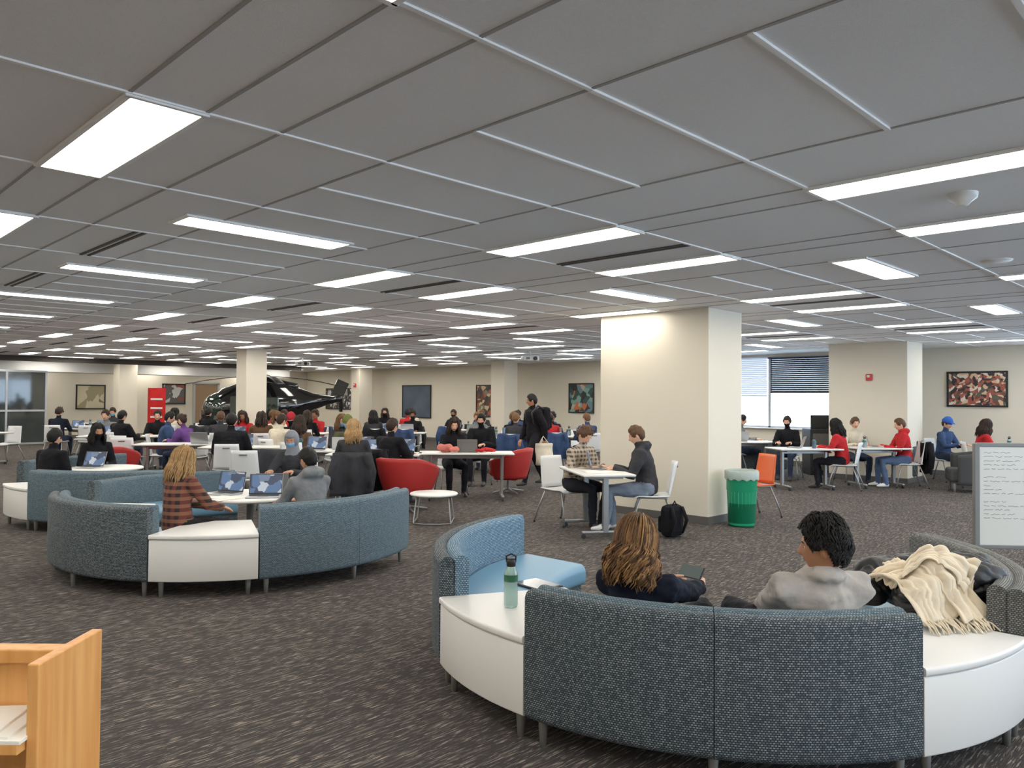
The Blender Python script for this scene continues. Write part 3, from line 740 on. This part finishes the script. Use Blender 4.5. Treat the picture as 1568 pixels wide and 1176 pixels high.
    me=bpy.data.meshes.new('t'); me.from_pydata([tuple(p) for p in b.v],[],b.f)
    bm=bmesh.new(); bm.from_mesh(me); bmesh.ops.recalc_face_normals(bm,faces=bm.faces); bm.to_mesh(me); bm.free()
    ob=bpy.data.objects.new('t',me); bpy.context.scene.collection.objects.link(ob)
    r=ob.modifiers.new('r','REMESH'); r.mode='VOXEL'; r.voxel_size=vox
    q=ob.modifiers.new('s','SMOOTH'); q.factor=.5; q.iterations=4 if not near else 8
    dg=bpy.context.evaluated_depsgraph_get(); ev=ob.evaluated_get(dg); m2=bpy.data.meshes.new_from_object(ev)
    nv=len(m2.vertices); co=np.empty(nv*3); m2.vertices.foreach_get('co',co); co=co.reshape(-1,3)
    no=np.empty(nv*3); m2.vertices.foreach_get('normal',no); no=no.reshape(-1,3)
    amp=.012 if near else .006
    def lab(pc):
        best=np.full(len(pc),1e9); L=np.zeros(len(pc),dtype=int)
        for A,Bq,rad,l in segs:
            A=np.array(A);D=np.array(Bq)-A; t=np.clip(((pc-A)@D)/max(1e-9,D@D),0,1); dd=np.linalg.norm(pc-(A+t[:,None]*D),axis=1)-rad
            mk=dd<best; best[mk]=dd[mk]; L[mk]=l
        return L
    lv=lab(co)
    off=np.array([noise.noise(V((p[0]*13+seed,p[1]*13,p[2]*22)))*amp+noise.noise(V((p[0]*30,p[1]*30+seed,p[2]*45)))*amp*.4 for p in co]); off[lv>=2]=0
    co=co+no*off[:,None]
    faces=[list(p.vertices) for p in m2.polygons]
    pc=np.array([co[f].mean(axis=0) for f in faces]); L=lab(pc)
    mb=MB(); ids=[mb.k(top),mb.k(bottom),mb.k(skin),mb.k(shoes)]
    mb.add([V(c) for c in co],faces,None,True,mis=[ids[l] for l in L])
    bpy.data.objects.remove(ob); bpy.data.meshes.remove(me); bpy.data.meshes.remove(m2)
    for wv,fd,sd in wr:
        d=fd if hands not in('table',) else (fd+V((0,.3,0)))
        if hands=='table': d=V((d.x,d.y,0))
        hand(mb,wv,d,-sd,skin,s,curl,V(palm[0 if sd<0 else 1]) if palm else V((0,0,-1)),near)
    Mh=Matrix.Translation(hc)@Matrix.Rotation(math.radians(yaw),4,'Z')@Matrix.Rotation(math.radians(pitch),4,'X')@Matrix.Scale(s*.98*hs,4)
    head(mb,Mh,skin,hair,style,near,mask,hat,hijab,seed=seed,mid=vox<.0185)
    if extra: extra(mb,P,P1,NB,hc)
    return mb.build(name,lat,fwd,0,face-90)
BLK=cloth('jacket_black',(22,22,26)); NAVY=cloth('top_navy',(24,28,42)); GRY=cloth('hoodie_gray',(112,114,116)); HEA=cloth('sweatshirt_heather',(166,160,154),.18); REDC=cloth('hoodie_red',(170,36,40)); CREAM=cloth('jacket_cream',(206,196,176)); PURP=cloth('top_purple',(92,60,120)); CHAR=cloth('jacket_charcoal',(52,52,56)); BLUE=cloth('jacket_blue',(52,70,104)); BRN=cloth('jacket_brown',(90,66,48)); GRN=cloth('jacket_olive',(72,74,54))
JEAN=cloth('jeans_blue',(74,92,122)); DARK=cloth('trousers_dark',(28,28,34)); LJ=cloth('jeans_light',(118,130,148)); WSH=mat('shoe_white',(220,220,218),rough=.5)
PL1=plaid('plaid_red_black',(92,40,34),(140,96,70),(34,26,28),5); PL2=plaid('plaid_gray',(150,134,116),(190,176,160),(70,62,58),6)
MBLK=cloth('mask_black',(24,24,28),.05); MBLU=cloth('mask_blue',(120,168,210),.05)
def phone_extra(mb,P,P1,NB,hc):
    T=Matrix.Translation((.075,.355,.66))@Matrix.Rotation(math.radians(-20),4,'Z')@Matrix.Rotation(math.radians(-38),4,'X')
    mb.box((0,0,0),(.15,.009,.075),M_black,.004,M=T); mb.box((0,-.0055,0),(.138,.002,.067),mat('phone_screen',(30,34,40),rough=.1,emit=(120,130,120),estr=.4),0,M=T)
person('seated_woman_with_phone',.75,3.97,60,seat=.35,lean=(-64,-27),top=NAVY,bottom=DARK,hair=HL,style='long',near=True,vox=.011,fem=True,s=.97,hs=1.06,hands=[(-.005,.285,.605),(.155,.285,.605)],palm=[(1,.2,.1),(-1,.2,.1)],curl=.7,pitch=-20,yaw=-6,extra=phone_extra,seed=2,feet=[(-.1,.62,.085),(.1,.6,.085)])
person('seated_man_in_sweatshirt',1.41,3.88,97,seat=.36,lean=(-64,-28),top=HEA,bottom=DARK,skin=SKM,hair=HB,style='wavy',near=True,vox=.011,s=1.0,hs=1.08,hup=.14,hands=[(-.03,.27,.5),(.1,.27,.5)],yaw=56,pitch=-4,seed=4,feet=[(-.12,.62,.085),(.12,.6,.085)],collar=True,bulk=.026)
person('seated_woman_in_plaid_jacket',-2.89,6.7,60,seat=.40,lean=(-4,8),top=PL1,bottom=DARK,hair=HY,style='long',vox=.014,fem=True,s=.9,yaw=-12,pitch=-14,hands=[(-.1,.38,.6),(.1,.38,.6)],seed=1)
person('seated_man_in_hoodie',-1.82,7.0,135,seat=.38,lean=(-6,10),top=GRY,bottom=DARK,skin=SK[1],hair=HB,vox=.014,s=.9,hood=True,yaw=5,pitch=-16,hands=[(-.1,.38,.62),(.1,.38,.62)],seed=3)
def cb(lat,fwd,face,col=None,coat=None,**k):
    nm=k.pop('name','seated_student'); chair(lat,fwd,face,col,coat); return person(nm,lat+.04*math.cos(math.radians(face)),fwd+.04*math.sin(math.radians(face)),face,**k)
cb(-2.55,9.1,-95,top=CHAR,skin=SK[1],mask=MBLU,hijab=cloth('hijab_gray',(120,124,132),.1),s=.9,fem=True,seed=5,name='seated_woman_in_headscarf')
laptop(-2.42,7.55,.62,100); laptop(-2.9,7.75,.62,70,ang=15)
laptop(-2.45,7.98,.62,-80,lid=M_gray)
person('seated_student',-5.72,9.55,75,seat=.40,lean=(0,10),top=BLK,hair=HB,s=.93,seed=6,hands='lap')
person('seated_woman_in_mask',-6.02,11.15,-45,seat=.4,lean=(0,12),top=BLK,hair=HB,style='long',mask=MBLK,fem=True,s=.95,seed=7,skin=SK[1],hands='lap')
laptop(-5.75,10.45,.62,80)
seminar_table(1.02,9.35,100,1.2,.62)
chair(.68,9.97,-50); person('student_writing',.8,9.9,-48,top=PL2,bottom=DARK,hair=HG,pitch=-38,lean=(10,24),vox=.014,seed=8,style='curly')
chair(1.72,9.4,172); person('student_in_hooded_jacket',1.66,9.41,172,top=CHAR,bottom=LJ,hair=HG,pitch=-22,lean=(6,16),vox=.013,seed=9,hood=True,bulk=.02,shoes=WSH,feet=[(-.1,.5,.085),(.1,.42,.085)])
laptop(1.1,9.5,.748,172,lid=M_gray,ang=15)
def papers(lat,fwd,z=.748,rot=10,n=4):
    mb=MB()
    for i in range(n): mb.box((0.01*i,0.01*i,.001+.002*i),(.21,.28,.002),M_paper,0,rot=Matrix.Rotation(.2*i,4,'Z'))
    mb.build('paper_sheets',lat,fwd,z,rot)
papers(.98,9.05)
def backpack(lat,fwd,z,rot,col,name='backpack'):
    mb=MB(); mb.box((0,0,.2),(.28,.16,.38),col,.07); mb.box((0,.1,.15),(.22,.07,.2),col,.03); mb.tube([(-.03,-.04,.38),(0,-.04,.43),(.03,-.04,.38)],.008,col,6)
    for s in (-1,1): mb.tube([(s*.08,-.08,.36),(s*.09,-.15,.22),(s*.09,-.08,.06)],[.02,.022,.012],col,8)
    return mb.build(name,lat,fwd,z,rot)
backpack(1.88,9.0,0,30,BLK)
seminar_table(-.72,12.3,4,1.5,.65)
cb(-1.0,12.95,-75,top=BLK,bottom=DARK,hair=HD,style='long',fem=True,pitch=-25,seed=10,lean=(4,14),shoes=M_black)
cb(-.55,14.6,-100,top=BLK,bottom=DARK,hair=HB,mask=MBLK,seed=11,bulk=.035,s=1.03)
def pile(col,w=.35,d=.25,h=.12,seed=0,n=9,it=3,quilt=0):
    b=MB(); r=random.Random(seed)
    for i in range(n): b.sphere((r.uniform(-.5,.5)*w,r.uniform(-.5,.5)*d,h*.35+r.uniform(0,.5)*h),(w*.3,d*.3,h*.45),col,12,8,M=Matrix.Rotation(r.uniform(-.3,.3),4,'Z'))
    me=bpy.data.meshes.new('t'); me.from_pydata([tuple(p) for p in b.v],[],b.f); bm=bmesh.new(); bm.from_mesh(me); bmesh.ops.recalc_face_normals(bm,faces=bm.faces); bm.to_mesh(me); bm.free()
    ob=bpy.data.objects.new('t',me); bpy.context.scene.collection.objects.link(ob)
    q=ob.modifiers.new('r','REMESH'); q.mode='VOXEL'; q.voxel_size=max(w,d)/70; q=ob.modifiers.new('s','SMOOTH'); q.iterations=it
    dg=bpy.context.evaluated_depsgraph_get(); m2=bpy.data.meshes.new_from_object(ob.evaluated_get(dg))
    mb=MB(); vs=[]
    for v in m2.vertices:
        p=v.co; k=noise.noise(p*9+V((seed,0,0)))*.02+noise.noise(p*22)*.008+abs(noise.noise(V((p.x*6,p.y*6,p.z*14))))*.02
        if quilt:
            wv=noise.noise(p*4+V((3,seed,0)))*1.2
            k+=quilt*abs(math.sin((p.x*.7+p.y*.5+p.z)*34+wv*5))-quilt*.5-.028*max(0,1-abs(noise.noise(p*6+V((9,0,seed))))*9)
        q=p+v.normal*k*min(1,w/.3)*.8; q.z=max(.002,q.z); vs.append(q)
    mb.add(vs,[list(p.vertices) for p in m2.polygons],col,True); bpy.data.objects.remove(ob); bpy.data.meshes.remove(m2); bpy.data.meshes.remove(me)
    return mb
pile(cloth('pink_fleece',(190,110,100)),.26,.2,.10,1).build('folded_sweater',-.98,12.2,.748,0)
pile(REDC,.2,.16,.06,2).build('folded_sweater',-.42,12.3,.748,0)
laptop(-.7,12.35,.748,-90,lid=M_gray)
def carry(mb,P,P1,NB,hc):
    mb.box((0,-.2,1.24),(.3,.16,.44),BLK,.06); mb.box((0,-.29,1.17),(.23,.07,.22),BLK,.03)
    for s in (-1,1): mb.tube([(s*.11,-.12,1.42),(s*.12,.0,1.48),(s*.12,.13,1.35),(s*.12,.1,1.15),(s*.14,-.1,1.05)],.018,M_black,8)
    mb.sheet(lambda u,v:(-.33-.02*math.sin(v*6),-.18+.34*u,.42+.38*v),8,8,.05,CREAM); mb.tube([(-.33,-.1,.8),(-.31,-.0,.93),(-.33,.1,.8)],.008,CREAM,6)
person('walking_man_with_backpack',.42,14.2,-150,seat=.93,stand=True,lean=(2,6),top=BLK,bottom=DARK,hair=HB,hands='walk',yaw=-25,pitch=-8,seed=12,feet=[(-.09,.26,.085),(.09,-.26,.11)],extra=carry,bulk=.02,skin=SK[1])
cb(-4.5,12.3,100,top=BLK,hair=HB,bulk=.035,s=1.05,seed=13)
cb(-2.2,10.7,100,top=CHAR,hair=HY,style='long',fem=True,seed=14,col=M_black,coat=CHAR)
cb(-1.85,11.4,60,top=BLK,hair=HD,seed=15,bulk=.03,coat=BLK,col=M_black)
cb(-3.6,12.9,85,top=BRN,hair=HD,style='long',fem=True,seed=16)
cb(-4.25,13.9,60,top=CREAM,hair=HD,seed=17,bulk=.03)
cb(-2.85,13.4,-80,top=GRN,hair=HG,seed=18,mask=MBLU,hat=('beanie',cloth('beanie_olive',(96,104,56))))
cb(-4.35,15.3,-90,top=BLK,hair=HB,seed=19,hat=('beanie',cloth('beanie_red',(160,40,50))),mask=MBLK)
cb(-3.2,14.3,-60,top=CHAR,hair=HL,fem=True,seed=20,style='long',mask=MBLU)
seminar_table(-3.0,12.6,0,1.5); seminar_table(-4.6,13.3,5,1.4); laptop(-3.2,12.45,.748,85); laptop(-2.8,12.75,.748,-80); laptop(-4.6,13.15,.748,100); laptop(-2.4,12.55,.748,110)
seminar_table(-2.1,11.9,0,1.4); laptop(-2.1,11.8,.748,95); laptop(-1.7,11.95,.748,75)
chair(-3.72,10.9,95); chair(-3.4,11.2,100,M_black,CHAR); backpack(-3.2,10.3,0,30,GRY)
cb(-6.1,14.7,165,top=PURP,hair=HD,style='bun',mask=MBLK,fem=True,seed=21,lean=(10,25)); cb(-6.85,15.1,20,top=BLUE,hair=HB,seed=22,bulk=.03)
seminar_table(-6.0,14.0,10,1.5); laptop(-5.6,13.95,.748,-90)
cb(-8.2,16.0,70,top=BLK,hair=HB,seed=23,bulk=.03); cb(-7.95,17.3,-70,top=BLK,hair=HD,seed=24); cb(-9.0,17.2,-90,top=GRY,hair=HD,seed=25)
seminar_table(-8.4,16.6,10,1.6); laptop(-8.7,16.5,.748,80); chair(-7.3,14.6,80); chair(-7.0,13.9,110)
bottle(-2.3,12.75,.748,(150,170,181),.2); bottle(-3.5,12.8,.748,(60,90,151),.22); papers(-4.9,13.4); papers(-.3,12.15); papers(-2.75,7.42,.62,40)
rnd=random.Random(11)
tops=[BLK,CHAR,BLUE,REDC,GRY,CREAM,BRN,NAVY,REDC,BLK]; hairs=[HB,HD,HG,HL,HD]
for i,(la,fw) in enumerate([(-2.9,19.3),(-.35,17.2),(1.35,18.0),(-5.2,18.6),(-3.4,22.6),(-1.2,21.2),(-11,20),(-12.3,17.6),(-8.3,20.5),(-5.6,16.6),(.6,20.8)]):
    seminar_table(la,fw,rnd.uniform(-15,15),1.5); laptop(la+.3,fw,.748,rnd.choice((90,-90)))
    if rnd.random()<.8: laptop(la-.35,fw,.748,rnd.choice((90,-90)))
    bottle(la,fw+.1,.748,(170-i,180,190),.22)
    for dx,sg in ((-.4,1),(.4,-1),(.35,1),(-.45,-1)):
        ct=rnd.choice([None,BLK,CHAR,None,BLUE])
        if rnd.random()<.66: cb(la+dx,fw+.62*sg,-90*sg+rnd.uniform(-20,20),coat=ct,top=rnd.choice(tops),hair=rnd.choice(hairs),seed=30+i*4+sg,fem=rnd.random()<.4,style=rnd.choice(['short','long','short','curly']),vox=.022,pitch=rnd.uniform(-30,-5),skin=rnd.choice(SK),mask=rnd.choice([None,MBLU,MBLK]))
        else: chair(la+dx,fw+.62*sg,-90*sg+rnd.uniform(-20,20),coat=ct)
seminar_table(5.35,14.1,8,1.2); seminar_table(6.85,14.5,8,1.1); seminar_table(4.9,16.3,5,1.3)
cb(6.1,14.1,150,top=REDC,hair=HB,style='long',fem=True,bottom=DARK,seed=70,lean=(6,14)); cb(4.95,17.0,-20,top=GRY,hair=HB,seed=71); cb(5.75,16.0,-120,top=BLK,hair=HD,mask=MBLK,seed=72)
cb(6.85,15.5,-90,top=CREAM,hair=HG,seed=73); cb(7.45,14.5,170,top=REDC,bottom=JEAN,hair=HG,seed=74,shoes=WSH,coat=BLK,hood=True)
cb(8.75,15.7,-60,top=BLUE,hair=HD,seed=75,hat=('cap',cloth('cap_blue',(50,90,170)))); cb(8.85,14.6,-20,top=REDC,hair=HD,style='long',fem=True,seed=76)
laptop(5.2,14.15,.748,-30); laptop(4.8,16.3,.748,-60); seminar_table(9.6,14.7,10,1.3); laptop(6.9,14.55,.748,160)
bottle(6.6,14.4,.748,(150,170,180),.2); bottle(5.5,14.0,.748,(90,120,150),.2); bottle(9.5,14.7,.748,(160,140,130),.2)
sofa('curved_sofa',8.3,16.9,215,262,1.6); sofa('curved_sofa',6.2,18.3,215,262,1.6)
def armchair(lat,fwd,face):
    mb=MB(); mb.sheet(lambda u,v:((.33+.03*v)*math.cos(math.radians(-120+240*u-90)),(.33+.03*v)*math.sin(math.radians(-120+240*u-90)),.14+(.62-.1*abs(2*u-1))*v),28,8,.08,M_fabg); mb.box((0,.03,.3),(.52,.54,.24),M_fabg,.05)
    for x in (-.22,.22):
        for y in (-.2,.22): leg(mb,x,y)
    mb.build('patterned_armchair',lat,fwd,0,face-90)
armchair(5.6,17.6,-60); armchair(8.2,13.9,160)
chair(3.35,10.7,200,mat('orange_plastic',(214,96,40),rough=.4))
mb=MB(); mb.box((0,0,.5),(.7,.5,1.0),M_black,.02); mb.box((0,-.26,.5),(.6,.02,.8),M_slot,.01); mb.box((0,0,1.15),(.5,.06,.3),M_black,.01); mb.box((0,0,1.01),(.2,.15,.02),M_black,.004); mb.build('printer_cabinet',6.85,17.0,0,0)
# ---------------------------------------------------------------- coats & scarf on wedge table
a=math.radians(322); px,py=C1[0]+1.25*math.cos(a),C1[1]+1.25*math.sin(a)
PUF=mat('puffer_black',(14,15,19),rough=.5,bump=.4,bscale=12)
coatmb=pile(PUF,.58,.42,.22,5,20,14,.014)
bvh=BVHTree.FromPolygons([tuple(v) for v in coatmb.v],coatmb.f)
coatmb.build('black_puffer_coat',px+.05,py+.12,.50,20)
TS=Matrix.Translation((px-.09,py,0))@Matrix.Rotation(math.radians(12),4,'Z')@Matrix.Scale(.8,4)
TC=Matrix.Translation((px+.05,py+.12,0))@Matrix.Rotation(math.radians(20),4,'Z')
S2C=TC.inverted()@TS; C2S=S2C.inverted()
DIR=V((0,-.5,.8)).normalized(); DC=(S2C.to_3x3()@DIR).normalized()
def clear(p,gap=.02):
    q=S2C@p; h=bvh.ray_cast(q+DC*1.5,-DC)
    if h[0] is not None and (h[0]-q).dot(DC)>-gap: q=h[0]+DC*gap
    q.z=max(q.z,.012)
    return C2S@q
mb=MB(); mb.M=Matrix.Scale(.8,4)
SC=cloth('scarf_cream',(222,208,184),.08)
def rib(p0,p1,p2,p3,w,ph,gap,t=.012):
    p0,p1,p2,p3=map(V,(p0,p1,p2,p3))
    def f(u,v):
        c=p0*(1-u)**3+p1*3*u*(1-u)**2+p2*3*u*u*(1-u)+p3*u**3
        d=((p1-p0)*(1-u)+(p3-p2)*u+(p2-p1)*u*(1-u)).normalized(); sd=d.cross(V((0,-.5,1))); sd=sd.normalized()
        n1=noise.noise(V((v*6+ph,u*1.6,ph)))*.05+noise.noise(V((v*15+ph,u*3,ph)))*.022+noise.noise(V((v*3,u*7,ph)))*.02
        base=clear(c+sd*(v-.5)*w*(1+.25*noise.noise(V((u*3,ph,0)))),gap)
        return base+DIR*(n1*.7+.022)
    mb.sheet(f,40,48,t,SC)
rib((-.20,.12,.18),(-.18,.0,.30),(-.15,-.26,.26),(-.12,-.38,.04),.27,0,.02)
rib((-.03,.16,.2),(-.02,-.02,.30),(.06,-.26,.28),(.12,-.40,.04),.28,2,.03)
rib((-.26,-.04,.2),(-.10,-.04,.3),(.02,-.12,.3),(.16,-.24,.16),.18,4,.06)
for i in range(56):
    u=i/55; b0=clear(V((-.25+.52*u+.01*math.sin(i*5),-.37+.01*math.sin(i*3),.05)),.02)+DIR*.015; e=b0+V((.035*math.sin(i*1.9),-.10-.02*math.sin(i*2.3),-.06)); e.z=max(e.z,.008)
    mb.tube([b0,b0.lerp(e,.5)+V((0,-.01,0.005)),e],[.006,.005,.0035],SC,5)
mb.build('cream_scarf',px-.09,py+.0,.5,12)
pile(BLK,.26,.2,.14,8).build('black_handbag',1.05,3.75,.43,0)
mb=MB(); mb.box((0,0,.006),(.2,.26,.01),M_black,.004); mb.box((0,0,.012),(.18,.235,.002),mat('tablet_screen',(90,100,110),rough=.1),0); mb.build('tablet',.17,4.85,.432,40)
# ---------------------------------------------------------------- world, camera
w=bpy.data.worlds.new('World'); bpy.context.scene.world=w; w.use_nodes=True
w.node_tree.nodes['Background'].inputs[0].default_value=(.60,.79,1,1); w.node_tree.nodes['Background'].inputs[1].default_value=8
cam=bpy.data.cameras.new('Camera'); co=bpy.data.objects.new('Camera',cam); bpy.context.scene.collection.objects.link(co)
cam.sensor_width=36; cam.lens=1178/1568*36; cam.clip_end=200
M=Matrix.Translation((0,0,CAM))@Matrix.Rotation(math.radians(-45),4,'Z')@Matrix.Rotation(math.radians(90+1.12),4,'X')@Matrix.Rotation(math.radians(.46),4,'Z')
co.matrix_world=M
bpy.context.scene.camera=co
vs=bpy.context.scene.view_settings; vs.view_transform='Standard'; vs.exposure=-.12; vs.gamma=1.09
